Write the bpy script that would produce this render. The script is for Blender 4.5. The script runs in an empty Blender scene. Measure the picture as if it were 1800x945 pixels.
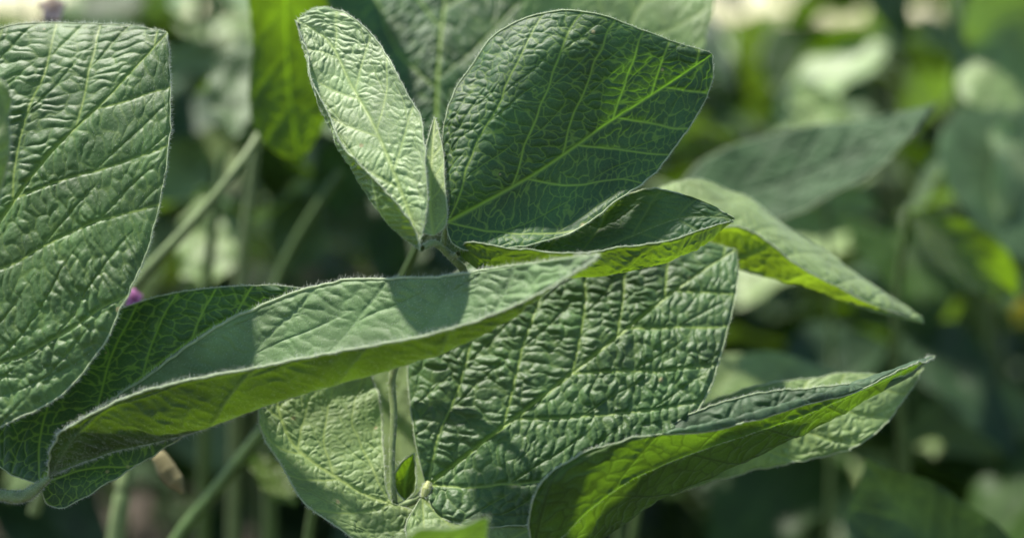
import bpy, math, random
import numpy as np
from mathutils import Vector, Matrix, Euler

random.seed(7)
C = bpy.context.scene.collection
scene = bpy.context.scene

# ---------------------------------------------------------------- camera
FOCUS = 0.46
FPX = 2500.0                       # focal length in photo pixels (1800 wide)
cam_d = bpy.data.cameras.new('camera')
cam_d.lens = 50.0; cam_d.sensor_width = 36.0
cam_d.clip_start = 0.01; cam_d.clip_end = 500.0
cam_d.dof.use_dof = True
cam_d.dof.focus_distance = FOCUS + 0.007
cam_d.dof.aperture_fstop = 3.6
cam_d.dof.aperture_blades = 0
cam = bpy.data.objects.new('camera', cam_d); C.objects.link(cam)
CAM_LOC = Vector((0.0, 0.0, 0.80))
PITCH = math.radians(10.0)
cam.location = CAM_LOC
cam.rotation_euler = (math.radians(90.0) - PITCH, 0, 0)
scene.camera = cam
CR = np.array(Euler((math.radians(90.0) - PITCH, 0, 0)).to_matrix())
CL = np.array(CAM_LOC)

# ---------------------------------------------------------------- light
SUN_DIR = Vector((-0.34, 0.16, 0.90)).normalized()      # towards the sun
elev = math.asin(SUN_DIR.z)
azim = math.atan2(SUN_DIR.x, SUN_DIR.y)
w = bpy.data.worlds.new('World'); scene.world = w; w.use_nodes = True
nt = w.node_tree; nt.nodes.clear()
sky = nt.nodes.new('ShaderNodeTexSky'); sky.sky_type = 'NISHITA'; sky.sun_disc = False
sky.sun_elevation = elev; sky.sun_rotation = azim
sky.air_density = 1.0; sky.dust_density = 0.25; sky.ozone_density = 1.0
bg = nt.nodes.new('ShaderNodeBackground'); bg.inputs['Strength'].default_value = 0.115
wo = nt.nodes.new('ShaderNodeOutputWorld')
wb = nt.nodes.new('ShaderNodeVectorMath'); wb.operation = 'MULTIPLY'; wb.inputs[1].default_value = (1.0, 1.0, 0.95)
nt.links.new(sky.outputs[0], wb.inputs[0]); nt.links.new(wb.outputs[0], bg.inputs[0]); nt.links.new(bg.outputs[0], wo.inputs[0])
sd = bpy.data.lights.new('sun', 'SUN'); sd.energy = 4.9; sd.angle = math.radians(1.8)
sd.color = (1.0, 0.95, 0.86)
sun = bpy.data.objects.new('sun', sd); C.objects.link(sun)
sun.rotation_euler = (-SUN_DIR).to_track_quat('-Z', 'Y').to_euler()
sun.location = (0, 0, 3)
scene.view_settings.view_transform = 'Standard'
scene.view_settings.look = 'None'
scene.view_settings.exposure = 1.12
scene.view_settings.gamma = 1.0
scene.view_settings.use_curve_mapping = False

# ---------------------------------------------------------------- helpers
def at(px, py, off=0.0):
    """photo pixel + distance offset in cm from the focus plane -> world point"""
    d = FOCUS + off * 0.01
    p = np.array([(px - 900.0) / FPX * d, -(py - 472.5) / FPX * d, -d])
    return CR @ p + CL

def ats(pts):
    return np.array([at(*p) for p in pts])

def spline(P, t, knots=None):
    """natural cubic spline through rows of P, sampled at t in 0..1 (chord length)"""
    P = np.asarray(P, float)
    n = len(P)
    if knots is None:
        c = np.sqrt((np.diff(P, axis=0) ** 2).sum(-1)) ** 0.8
        k = np.concatenate([[0], np.cumsum(c)]); k /= k[-1]
    else:
        k = np.asarray(knots, float)
    t = np.clip(t, k[0], k[-1])
    if n == 2:
        f = ((t - k[0]) / (k[1] - k[0])).reshape((-1,) + (1,) * (P.ndim - 1))
        return P[0] * (1 - f) + P[1] * f
    h = np.diff(k)
    A = np.zeros((n, n)); B = np.zeros((n,) + P.shape[1:])
    A[0, 0] = A[-1, -1] = 1
    for i in range(1, n - 1):
        A[i, i - 1] = h[i - 1]; A[i, i] = 2 * (h[i - 1] + h[i]); A[i, i + 1] = h[i]
        B[i] = 6 * ((P[i + 1] - P[i]) / h[i] - (P[i] - P[i - 1]) / h[i - 1])
    M = np.linalg.solve(A, B.reshape(n, -1)).reshape(B.shape)
    i = np.clip(np.searchsorted(k, t, side='right') - 1, 0, n - 2)
    ex = (slice(None),) + (None,) * (P.ndim - 1)
    hh = h[i][ex]; a = (k[i + 1] - t)[ex]; b = (t - k[i])[ex]
    return (M[i] * a ** 3 + M[i + 1] * b ** 3) / (6 * hh) + (P[i] / hh - M[i] * hh / 6) * a + (P[i + 1] / hh - M[i + 1] * hh / 6) * b

def hsh(ix, iy, seed):
    n = (ix.astype(np.int64) * 374761393 + iy.astype(np.int64) * 668265263 + seed * 974711) & 0xffffffff
    n = ((n ^ (n >> 13)) * 1274126177) & 0xffffffff
    n = n ^ (n >> 16)
    return (n & 0xffffff) / float(0xffffff)

def vnoise(x, y, seed=0):
    ix = np.floor(x); iy = np.floor(y); fx = x - ix; fy = y - iy
    fx = fx * fx * (3 - 2 * fx); fy = fy * fy * (3 - 2 * fy)
    a = hsh(ix, iy, seed); b = hsh(ix + 1, iy, seed); c = hsh(ix, iy + 1, seed); d = hsh(ix + 1, iy + 1, seed)
    return (a * (1 - fx) + b * fx) * (1 - fy) + (c * (1 - fx) + d * fx) * fy - 0.5

def fbm(x, y, seed=0, o=3):
    r = 0; a = 1.0
    for k in range(o):
        r = r + a * vnoise(x * 2 ** k, y * 2 ** k, seed + k * 17); a *= 0.5
    return r

def worley(x, y, seed=0, jit=0.85):
    ix = np.floor(x); iy = np.floor(y)
    f1 = np.full(x.shape, 9.0); f2 = np.full(x.shape, 9.0); idv = np.zeros(x.shape)
    for dx in (-1, 0, 1):
        for dy in (-1, 0, 1):
            cx = ix + dx; cy = iy + dy
            px = cx + 0.5 + (hsh(cx, cy, seed) - 0.5) * jit
            py = cy + 0.5 + (hsh(cx, cy, seed + 5) - 0.5) * jit
            d = np.sqrt((px - x) ** 2 + (py - y) ** 2)
            m = d < f1
            f2 = np.where(m, f1, np.minimum(f2, d))
            idv = np.where(m, hsh(cx, cy, seed + 9), idv)
            f1 = np.where(m, d, f1)
    return f1, f2, idv

def sst(x, a, b):
    t = np.clip((x - a) / (b - a), 0, 1); return t * t * (3 - 2 * t)

def make_mesh(name, V, F, uv=None, attrs=None, smooth=True):
    me = bpy.data.meshes.new(name)
    V = np.ascontiguousarray(V, dtype=np.float32); F = np.ascontiguousarray(F, dtype=np.int32)
    nf, k = F.shape
    me.vertices.add(len(V)); me.vertices.foreach_set('co', V.ravel())
    me.loops.add(nf * k); me.loops.foreach_set('vertex_index', F.ravel())
    me.polygons.add(nf)
    me.polygons.foreach_set('loop_start', np.arange(0, nf * k, k, dtype=np.int32))
    me.update(calc_edges=True)
    if smooth:
        me.polygons.foreach_set('use_smooth', np.ones(nf, dtype=bool))
    if uv is not None:
        l = me.uv_layers.new(name='UVMap')
        l.data.foreach_set('uv', np.ascontiguousarray(uv[F.ravel()], dtype=np.float32).ravel())
    for an, av in (attrs or {}).items():
        a = me.attributes.new(an, 'FLOAT', 'POINT')
        a.data.foreach_set('value', np.ascontiguousarray(av, dtype=np.float32).ravel())
    me.validate()
    return me

def link(name, me, mat, parent=None):
    o = bpy.data.objects.new(name, me); C.objects.link(o)
    if mat is not None and not me.materials: me.materials.append(mat)
    if parent is not None:
        o.parent = parent
        o.matrix_parent_inverse = parent.matrix_world.inverted()
    return o

def thing(name, label, cat, loc, group=None, kind=None):
    o = bpy.data.objects.new(name, None); C.objects.link(o)
    o.empty_display_size = 0.01
    o.location = [float(c) for c in loc]
    o['label'] = label; o['category'] = cat
    if group: o['group'] = group
    if kind: o['kind'] = kind
    o.matrix_world = Matrix.Translation(o.location)
    return o

# ---------------------------------------------------------------- materials
def nn(nt, t, **k):
    n = nt.nodes.new(t)
    for a, b in k.items(): setattr(n, a, b)
    return n

def leafmat(name, top=(.05, .11, .04), under=(.09, .15, .06), trans=(.20, .34, .015), vein=(.16, .24, .06),
            vein_amt=0.6, vein_tr=0.5, mid_tr=0.0, tw=0.42, rough=0.5, sheen=0.25, spec=0.4, var=0.35, fine=1.0, fine_scale=170):
    """two-sided leaf: glossy-ish downy face, translucent blade, pigment of the veins from the mesh"""
    m = bpy.data.materials.new(name); m.use_nodes = True
    nt = m.node_tree; nt.nodes.clear(); L = nt.links
    out = nn(nt, 'ShaderNodeOutputMaterial')
    av = nn(nt, 'ShaderNodeAttribute', attribute_name='vein')
    ab = nn(nt, 'ShaderNodeAttribute', attribute_name='spot')
    uv = nn(nt, 'ShaderNodeUVMap', uv_map='UVMap')
    n1 = nn(nt, 'ShaderNodeTexNoise'); n1.inputs['Scale'].default_value = 5.0; n1.inputs['Detail'].default_value = 5
    n2 = nn(nt, 'ShaderNodeTexNoise'); n2.inputs['Scale'].default_value = fine_scale; n2.inputs['Detail'].default_value = 4
    n2.inputs['Roughness'].default_value = 0.7
    L.new(uv.outputs[0], n1.inputs['Vector']); L.new(uv.outputs[0], n2.inputs['Vector'])
    geo = nn(nt, 'ShaderNodeNewGeometry')
    side = nn(nt, 'ShaderNodeMix', data_type='RGBA')
    side.inputs[6].default_value = (*top, 1); side.inputs[7].default_value = (*under, 1)
    L.new(geo.outputs['Backfacing'], side.inputs[0])
    # tone variation
    vr = nn(nt, 'ShaderNodeMapRange'); vr.inputs[1].default_value = 0.3; vr.inputs[2].default_value = 0.7
    vr.inputs[3].default_value = 1 - var; vr.inputs[4].default_value = 1 + var
    L.new(n1.outputs[0], vr.inputs[0])
    vr2 = nn(nt, 'ShaderNodeMapRange'); vr2.inputs[1].default_value = 0.3; vr2.inputs[2].default_value = 0.7
    vr2.inputs[3].default_value = 0.8; vr2.inputs[4].default_value = 1.22
    L.new(n2.outputs[0], vr2.inputs[0])
    mm = nn(nt, 'ShaderNodeMath', operation='MULTIPLY'); L.new(vr.outputs[0], mm.inputs[0]); L.new(vr2.outputs[0], mm.inputs[1])
    sc = nn(nt, 'ShaderNodeVectorMath', operation='SCALE'); L.new(side.outputs[2], sc.inputs[0]); L.new(mm.outputs[0], sc.inputs['Scale'])
    va = nn(nt, 'ShaderNodeMath', operation='MULTIPLY'); L.new(av.outputs['Fac'], va.inputs[0]); va.inputs[1].default_value = vein_amt
    mv = nn(nt, 'ShaderNodeMix', data_type='RGBA'); L.new(va.outputs[0], mv.inputs[0]); L.new(sc.outputs[0], mv.inputs[6]); mv.inputs[7].default_value = (*vein, 1)
    ms = nn(nt, 'ShaderNodeMix', data_type='RGBA'); L.new(ab.outputs['Fac'], ms.inputs[0]); L.new(mv.outputs[2], ms.inputs[6]); ms.inputs[7].default_value = (.34, .30, .14, 1)
    # translucent colour
    st = nn(nt, 'ShaderNodeVectorMath', operation='SCALE'); st.inputs[0].default_value = trans; L.new(mm.outputs[0], st.inputs['Scale'])
    vt = nn(nt, 'ShaderNodeMath', operation='MULTIPLY_ADD'); L.new(av.outputs['Fac'], vt.inputs[0]); vt.inputs[1].default_value = vein_tr; vt.inputs[2].default_value = 1.0
    am = nn(nt, 'ShaderNodeAttribute', attribute_name='mid')
    vt0 = vt; vt = nn(nt, 'ShaderNodeMath', operation='MULTIPLY_ADD'); L.new(am.outputs['Fac'], vt.inputs[0]); vt.inputs[1].default_value = mid_tr; L.new(vt0.outputs[0], vt.inputs[2])
    st2 = nn(nt, 'ShaderNodeVectorMath', operation='SCALE'); L.new(st.outputs[0], st2.inputs[0]); L.new(vt.outputs[0], st2.inputs['Scale'])
    bp = nn(nt, 'ShaderNodeBump'); bp.inputs['Strength'].default_value = 0.5 * fine; bp.inputs['Distance'].default_value = 0.0003
    L.new(n2.outputs[0], bp.inputs['Height'])
    pr = nn(nt, 'ShaderNodeBsdfPrincipled')
    L.new(ms.outputs[2], pr.inputs['Base Color']); L.new(bp.outputs[0], pr.inputs['Normal'])
    pr.inputs['Roughness'].default_value = rough; pr.inputs['Specular IOR Level'].default_value = spec
    pr.inputs['Sheen Weight'].default_value = sheen; pr.inputs['Sheen Roughness'].default_value = 0.45
    pr.inputs['Sheen Tint'].default_value = (.85, .95, .92, 1)
    tr = nn(nt, 'ShaderNodeBsdfTranslucent'); L.new(st2.outputs[0], tr.inputs['Color']); L.new(bp.outputs[0], tr.inputs['Normal'])
    mx = nn(nt, 'ShaderNodeMixShader'); mx.inputs[0].default_value = tw
    L.new(pr.outputs[0], mx.inputs[1]); L.new(tr.outputs[0], mx.inputs[2]); L.new(mx.outputs[0], out.inputs['Surface'])
    return m

def plainmat(name, col, rough=0.7, trans=None, tw=0.3, scale=60, var=0.25, sheen=0.0):
    m = bpy.data.materials.new(name); m.use_nodes = True
    nt = m.node_tree; nt.nodes.clear(); L = nt.links
    out = nn(nt, 'ShaderNodeOutputMaterial')
    tc = nn(nt, 'ShaderNodeTexCoord')
    n = nn(nt, 'ShaderNodeTexNoise'); n.inputs['Scale'].default_value = scale; n.inputs['Detail'].default_value = 5
    L.new(tc.outputs['Object'], n.inputs['Vector'])
    vr = nn(nt, 'ShaderNodeMapRange'); vr.inputs[1].default_value = 0.3; vr.inputs[2].default_value = 0.7
    vr.inputs[3].default_value = 1 - var; vr.inputs[4].default_value = 1 + var
    L.new(n.outputs[0], vr.inputs[0])
    sc = nn(nt, 'ShaderNodeVectorMath', operation='SCALE'); sc.inputs[0].default_value = col; L.new(vr.outputs[0], sc.inputs['Scale'])
    pr = nn(nt, 'ShaderNodeBsdfPrincipled'); L.new(sc.outputs[0], pr.inputs['Base Color'])
    pr.inputs['Roughness'].default_value = rough; pr.inputs['Sheen Weight'].default_value = sheen
    bp = nn(nt, 'ShaderNodeBump'); bp.inputs['Strength'].default_value = 0.4; bp.inputs['Distance'].default_value = 0.001
    L.new(n.outputs[0], bp.inputs['Height']); L.new(bp.outputs[0], pr.inputs['Normal'])
    if trans:
        tr = nn(nt, 'ShaderNodeBsdfTranslucent'); tr.inputs[0].default_value = (*trans, 1)
        mx = nn(nt, 'ShaderNodeMixShader'); mx.inputs[0].default_value = tw
        L.new(pr.outputs[0], mx.inputs[1]); L.new(tr.outputs[0], mx.inputs[2]); L.new(mx.outputs[0], out.inputs['Surface'])
    else:
        L.new(pr.outputs[0], out.inputs['Surface'])
    return m

HAIR = plainmat('leaf_down', (.78, .80, .74), 0.6, (.6, .65, .5), 0.5)
STEM = plainmat('stem_skin', (.08, .14, .03), 0.55, (.2, .3, .05), 0.15, 300, sheen=0.08)
STEM_PALE = plainmat('pale_stem_skin', (.17, .23, .08), 0.6, (.2, .3, .05), 0.1, 300, sheen=0.08)
DRY = plainmat('dry_pod', (.22, .19, .09), 0.75, None, 0, 200)

# ---------------------------------------------------------------- leaf builder
def tube(path, rad, n=10, N=40):
    """V,F of a tapering tube along world points"""
    t = np.linspace(0, 1, N)
    P = spline(path, t)
    R = np.interp(t, np.linspace(0, 1, len(rad)), rad)
    T = np.gradient(P, axis=0); T /= np.linalg.norm(T, axis=1)[:, None] + 1e-12
    up = np.array([0.13, 0.35, 0.92])
    A = np.cross(T, up); A /= np.linalg.norm(A, axis=1)[:, None] + 1e-12
    B = np.cross(T, A)
    a = np.linspace(0, 2 * np.pi, n, endpoint=False)
    V = P[:, None] + R[:, None, None] * (A[:, None] * np.cos(a)[None, :, None] + B[:, None] * np.sin(a)[None, :, None])
    V = V.reshape(-1, 3)
    i = np.arange(N - 1)[:, None] * n; j = np.arange(n)[None]; j2 = (j + 1) % n
    F = np.stack([i + j, i + j2, i + n + j2, i + n + j], -1).reshape(-1, 4)
    return V, F, P, R, T, A, B

def hairs(P, D, length, r0, rng):
    """fine tapering hairs at P pointing along D: one mesh of three-sided spikes, bent once"""
    n = len(P)
    D = D / (np.linalg.norm(D, axis=1)[:, None] + 1e-12)
    l = length * rng.uniform(0.5, 1.25, n)[:, None]
    ref = np.tile(np.array([[0.3, 0.5, 0.81]]), (n, 1)) + rng.normal(0, .3, (n, 3))
    A = np.cross(D, ref); A /= np.linalg.norm(A, axis=1)[:, None] + 1e-12
    B = np.cross(D, A)
    bend = (rng.normal(0, .25, (n, 3))) * l
    V = np.zeros((n, 7, 3))
    for k in range(3):
        a = 2 * math.pi * k / 3
        o = A * math.cos(a) + B * math.sin(a)
        V[:, k] = P + o * r0 - D * 0.00005
        V[:, 3 + k] = P + D * l * 0.55 + bend * 0.3 + o * r0 * 0.6
    V[:, 6] = P + D * l + bend
    V = V.reshape(-1, 3)
    f = []
    for k in range(3):
        k2 = (k + 1) % 3
        f += [(k, k2, 3 + k2), (k, 3 + k2, 3 + k), (3 + k, 3 + k2, 6)]
    F = (np.arange(n)[:, None, None] * 7 + np.array(f)[None]).reshape(-1, 3)
    return V, F

def leaf(name, curves, mat, parent, vs=None, crease=(), nu=260, nv=190, seed=1, amp=0.00042, cell=1.0, wave=0.0006,
         fuzz=5.0, fuzz_len=0.0009, sec=5, k1=1.15, k2=1.1, spots=0, label=None, rim=0.00028, face=0.0, midfuzz=0, v3=.36, world=False):
    """a leaflet: curves run base -> tip, listed from the left margin to the right margin seen from above.
       The flat position of every point drives the vein network, which sinks into the blade."""
    rng = np.random.RandomState(seed)
    K = len(curves)
    if vs is None: vs = np.linspace(-1, 1, K)
    u = np.linspace(0, 1, nu) ; v = np.linspace(-1, 1, nv)
    us = u
    cs = [spline(c if world else ats(c), us) for c in curves]
    G = np.stack(cs, 0)                                # K, nu, 3
    # split across at creases
    cr = [0] + sorted(crease) + [K - 1]
    P = np.zeros((nv, nu, 3))
    for a, b in zip(cr[:-1], cr[1:]):
        m = (v >= vs[a] - 1e-9) & (v <= vs[b] + 1e-9)
        P[m] = spline(G[a:b + 1], v[m], knots=np.array(vs[a:b + 1]))
    P = P.transpose(1, 0, 2)                           # nu, nv, 3
    # flat coordinates
    imid = int(np.argmin(np.abs(v)))
    Pm = P[:, imid]
    T = np.gradient(Pm, axis=0); T /= np.linalg.norm(T, axis=1)[:, None] + 1e-12
    Xm = np.concatenate([[0], np.cumsum(np.linalg.norm(np.diff(Pm, axis=0), axis=1))])
    dP = np.diff(P, axis=1)
    dx = (dP * T[:, None]).sum(-1)
    dy = np.sqrt(np.maximum((dP ** 2).sum(-1) - dx ** 2, 0))
    cx = np.concatenate([np.zeros((nu, 1)), np.cumsum(dx, 1)], 1); cy = np.concatenate([np.zeros((nu, 1)), np.cumsum(dy, 1)], 1)
    X = Xm[:, None] + cx - cx[:, imid:imid + 1]; Y = cy - cy[:, imid:imid + 1]
    Lf = Xm[-1]
    # unit frame
    x = X / Lf; y = Y / Lf
    ay = np.abs(y); sgn = np.where(y >= 0, 1.0, -1.0)
    wx = fbm(x * 6, y * 6, seed, 3) * 0.05 + fbm(x * 2.5, y * 2.5, seed + 2, 1) * 0.06; wy = fbm(x * 7 + 9, y * 7, seed + 3, 3) * 0.022
    s = (x + wx * np.clip(ay * 6, 0, 1)) - k1 * ay - k2 * ay * ay
    mm = Lf * 1000.0                                   # millimetres
    hs = np.zeros(x.shape); d2 = np.full(x.shape, 1.0); band = np.zeros(x.shape)
    slope = 1 / np.sqrt(1 + (k1 + 2 * k2 * ay) ** 2)
    for sd_ in (-1, 1):
        si = np.concatenate([[-0.30, -0.15], np.linspace(0.002, 0.94, sec + 1) ** 0.82]) + rng.uniform(-0.02, 0.02, sec + 3) + (0.02 if sd_ > 0 else -0.01)
        si[2] = 0.005
        m = sgn == sd_
        b = np.searchsorted(si, s) - 1
        b = np.clip(b, 0, len(si) - 2)
        fr = (s - si[b]) / (si[b + 1] - si[b])
        band = np.where(m, b + np.clip(fr, 0, 1.6), band)
        for q, sv in enumerate(si):
            dd = np.abs(s - sv) * slope
            if q < 2: dd = dd + 0.004
            d2 = np.where(m, np.minimum(d2, dd), d2)
    d2 = d2 * mm
    d1 = np.abs(Y) * 1000
    kk = k1 + k2 * ay
    arc = (x * kk + ay) / np.sqrt(1 + kk ** 2) * mm
    q1 = band * 2.2 + 0.6 * fbm(x * 30, y * 30, seed + 8, 2)
    q2 = arc / (2.9 * cell) + sgn * 50 + 0.8 * fbm(x * 30, y * 30, seed + 9, 2)
    f1, f2, idc = worley(q1, q2, seed)
    e3 = (f2 - f1)
    g1, g2, idg = worley(x * mm / (1.7 * cell) + wx * 60, y * mm / (1.5 * cell), seed + 31)
    e4 = g2 - g1
    vein1 = np.exp(-(d1 / (0.72 - 0.35 * np.clip(x, 0, 1))) ** 2)
    vein2 = np.exp(-(d2 / (0.38 - 0.15 * np.clip(ay * 2, 0, 1))) ** 2) * sst(ay, -0.1, 0.01)
    vein3 = 1 - sst(e3, 0.02, 0.16)
    vein4 = 1 - sst(e4, 0.02, 0.22)
    bi = np.floor(band); fr = band - bi; veinb = np.zeros(x.shape); db = np.full(x.shape, 9.0)
    am = 0.42 * mm
    for jb in range(3):
        aj = (0.30 + 0.36 * jb + 0.22 * hsh(bi * 3 + jb, sgn, seed + 77)) * am + (x - x) 
        base = s * k1 / np.sqrt(1 + k1 ** 2) * mm
        dd = np.abs(arc - base - aj - 7.0 * fr) / 1.25
        db = np.minimum(db, dd + 3 * sst(fr, .55, .95))
        veinb = np.maximum(veinb, np.exp(-(dd / 0.27) ** 2) * (1 - sst(fr, .55, .95)))
    d2 = np.minimum(d2, db * 1.3 + .35)
    vein = np.clip(np.maximum.reduce([vein1 * 1.0, vein2 * 0.9, vein3 * v3, vein4 * v3 * .2, veinb * .62]), 0, 1)
    pan = 0.55 * sst(e3, -0.15, 0.8) + 0.6 * np.clip(1.0 - 1.7 * f1 * f1, 0, 1)
    fin = 0.5 * sst(e4, -0.1, 0.7) + 0.5 * np.clip(1.0 - 1.6 * g1 * g1, 0, 1)
    big = sst(d2, -1.0, 4.0) * sst(d1, -.6, 3.0)
    edge = sst(1 - np.abs(v)[None, :] + 0 * x, 0.0, 0.07)
    amod = np.clip(0.95 + 1.5 * fbm(x * 4.5, y * 4.5, seed + 70, 3), 0.25, 1.6)
    nearv = 0.25 + 0.75 * sst(np.minimum(d1, d2), 0.2, 1.3)
    h = amp * (0.75 * big + nearv * (1.25 + 0.7 * (idc - .5)) * pan * amod + 0.16 * fin * amod + 0.7 * fbm(x * 18, y * 18, seed + 44, 2)) * (0.25 + 0.75 * edge)
    h = h - amp * 0.35 * vein1
    # margin waviness
    wav = wave * fbm(x * 5 + 3, y * 5, seed + 60, 2) * 2.2 + wave * 1.2 * np.sin(x * 21 + seed) * sst(np.abs(v)[None, :] + 0 * x, 0.55, 1.0)
    du = np.gradient(P, axis=0); dv = np.gradient(P, axis=1)
    Nn = np.cross(dv, du); Nn /= np.linalg.norm(Nn, axis=2)[:, :, None] + 1e-12
    Nn[0] = Nn[2]; Nn[1] = Nn[2]; Nn[-1] = Nn[-3]; Nn[-2] = Nn[-3]
    tap = (sst(u, 0, 0.03) * (1 - sst(u, 0.985, 1)))[:, None]
    P = P + Nn * ((h + wav) * tap)[:, :, None]
    for jj, ji in ((0, 6), (nv - 1, nv - 7)):
        inw = P[:, ji] - P[:, jj]; inw /= np.linalg.norm(inw, axis=1)[:, None] + 1e-12
        nz = (fbm(u * Lf * 260, 0 * u + jj, seed + 81, 3) * .0007 + np.maximum(fbm(u * Lf * 110, 0 * u + 7 + jj, seed + 83, 2) - .42, 0) * .004) * (wave > .0002) * tap[:, 0]
        rng_j = range(0, 12)
        for q in rng_j:
            c_ = q if jj == 0 else nv - 1 - q
            P[:, c_] += inw * (nz * (1 - q / 12.0) ** 1.5)[:, None]
    V = P.reshape(-1, 3)
    i = np.arange(nu - 1)[:, None] * nv; j = np.arange(nv - 1)[None]
    # front face = upper (adaxial) side
    F = np.stack([i + j, i + nv + j, i + nv + j + 1, i + j + 1], -1).reshape(-1, 4)[:, ::-1] if False else \
        np.stack([i + j, i + j + 1, i + nv + j + 1, i + nv + j], -1).reshape(-1, 4)
    uvc = np.stack([X.ravel() * 10 + seed * 1.37, Y.ravel() * 10 + seed * .71], -1)
    spot = np.zeros(x.shape)
    for _ in range(spots):
        a, b = rng.uniform(0.1, .95), rng.uniform(-.35, .35)
        r = rng.uniform(.3, 1.1)
        dd = np.sqrt(((x - a)) ** 2 + ((y - b)) ** 2) * mm
        spot = np.maximum(spot, 1 - sst(dd + 0.4 * fbm(x * 90, y * 90, seed, 2), r * .5, r))
    me = make_mesh(name, V, F, uvc, {'vein': vein.ravel(), 'mid': vein1.ravel(), 'spot': spot.ravel()})
    o = link(name, me, mat, parent)
    if label: o['label'] = label
    # margin: a slightly thickened rim and its down
    if fuzz > 0:
        parts_v = []; parts_f = []; off = 0
        for jj in (0, nv - 1):
            E = P[:, jj]
            ln = np.linalg.norm(np.diff(E, axis=0), axis=1).sum()
            inn = P[:, jj] - P[:, (3 if jj == 0 else nv - 4)]
            inn /= np.linalg.norm(inn, axis=1)[:, None] + 1e-12
            Te = np.gradient(E, axis=0); Te /= np.linalg.norm(Te, axis=1)[:, None] + 1e-12
            n = int(ln * 1000 * fuzz)
            t = rng.uniform(0.01, 0.995, n) * (nu - 1)
            ii = t.astype(int); ff = (t - ii)[:, None]
            Q = E[ii] * (1 - ff) + E[np.minimum(ii + 1, nu - 1)] * ff
            D = inn[ii] * rng.uniform(.2, 1.0, n)[:, None] + Te[ii] * rng.uniform(0.1, .9, n)[:, None] + Nn[ii, jj] * rng.normal(0, .5, n)[:, None]
            hv, hf = hairs(Q, D, fuzz_len * 1.25, 0.000045, rng)
            parts_v.append(hv); parts_f.append(hf + off); off += len(hv)
        if midfuzz:
            n = int(midfuzz); t = rng.uniform(0.02, 0.99, n) * (nu - 1); ii = t.astype(int)
            E = P[:, imid]; ff = (t - ii)[:, None]
            Q = E[ii] * (1 - ff) + E[np.minimum(ii + 1, nu - 1)] * ff
            D = -Nn[ii, imid] + T[ii] * rng.uniform(.2, 1.2, n)[:, None] + rng.normal(0, .45, (n, 3))
            hv, hf = hairs(Q, D, fuzz_len * 1.1, 0.000045, rng)
            parts_v.append(hv); parts_f.append(hf + off); off += len(hv)
        # down over the blade and midrib
        n = int(fuzz * face)
        if n:
            ii = rng.randint(2, nu - 3, n); jj = rng.randint(1, nv - 2, n)
            sg = rng.choice([-1, 1], n)[:, None]
            D = Nn[ii, jj] * sg * 0.7 + T[ii] * 0.7 + rng.normal(0, .25, (n, 3))
            hv, hf = hairs(P[ii, jj], D, fuzz_len * 0.7, 0.000025, rng)
            parts_v.append(hv); parts_f.append(hf + off); off += len(hv)
        hm = make_mesh('leaf_hairs', np.concatenate(parts_v), np.concatenate(parts_f), smooth=False)
        ho = link('leaf_hairs', hm, HAIR, o); ho['kind'] = 'stuff'
        rv = []; rf = []; off = 0
        for jj in (0, nv - 1):
            a, b, *_ = tube(P[::2, jj], [rim * .6, rim, rim, rim * .5], 6, 160)
            rv.append(a); rf.append(b + off); off += len(a)
        rm = make_mesh('leaf_margin', np.concatenate(rv), np.concatenate(rf))
        link('leaf_margin', rm, RIM, o)
    return o

def stem(name, pts, rad, parent, mat=None, fuzz=0, world=False, flen=0.001, label=None, seed=3):
    path = pts if world else ats(pts)
    V, F, P, R, T, A, B = tube(path, rad, 12, 60)
    o = link(name, make_mesh(name, V, F), mat or STEM, parent)
    if label: o['label'] = label
    if fuzz:
        rng = np.random.RandomState(seed)
        ii = rng.randint(0, len(P), fuzz); a = rng.uniform(0, 2 * math.pi, fuzz)[:, None]
        O = A[ii] * np.cos(a) + B[ii] * np.sin(a)
        jitter = T[ii] * rng.uniform(-.5, .5, fuzz)[:, None] * np.linalg.norm(P[1] - P[0])
        hv, hf = hairs(P[ii] + O * R[ii][:, None] + jitter, O + T[ii] * .6, flen, 0.00003, rng)
        ho = link('stem_hairs', make_mesh('stem_hairs', hv, hf, smooth=False), HAIR, o); ho['kind'] = 'stuff'
    return o

RIM = plainmat('leaf_rim', (.42, .50, .30), 0.55, (.4, .5, .12), 0.4, 400)
M_DARK = leafmat('leaf_deep_green', top=(.034, .090, .028), trans=(.046, .11, .005), vein=(.25, .35, .05), vein_amt=.85, vein_tr=3.4, tw=.35, sheen=.12, rough=.48, spec=.42)
M_MID = leafmat('leaf_mid_green', top=(.066, .132, .034), vein=(.26, .35, .05), trans=(.10, .19, .010), vein_amt=.85, rough=.46, sheen=.14, spec=.45, tw=.3)
M_QUILT = leafmat('leaf_quilted_green', top=(.056, .116, .033), vein=(.24, .34, .05), trans=(.08, .16, .008), vein_amt=.9, rough=.46, sheen=.12, spec=.5, tw=.28)
M_DOWNY = leafmat('leaf_downy_green', top=(.22, .31, .13), vein=(.36, .46, .14), vein_amt=.85, under=(.10, .17, .03), trans=(.17, .28, .01), sheen=.4, rough=.45, spec=.5, tw=.3)
M_GLOW = leafmat('leaf_backlit', top=(.10, .165, .085), under=(.070, .135, .018), trans=(.080, .160, .004), vein=(.03, .06, .01), vein_amt=.6, vein_tr=-.75, mid_tr=1.7, tw=.5, sheen=.2)
M_FOLD = leafmat('leaf_silvery_inside', top=(.165, .265, .100), under=(.045, .090, .012), trans=(.058, .108, .002), vein=(.24, .34, .16), vein_amt=.45, vein_tr=-.4, mid_tr=1.3, tw=.42, sheen=.2)
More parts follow.
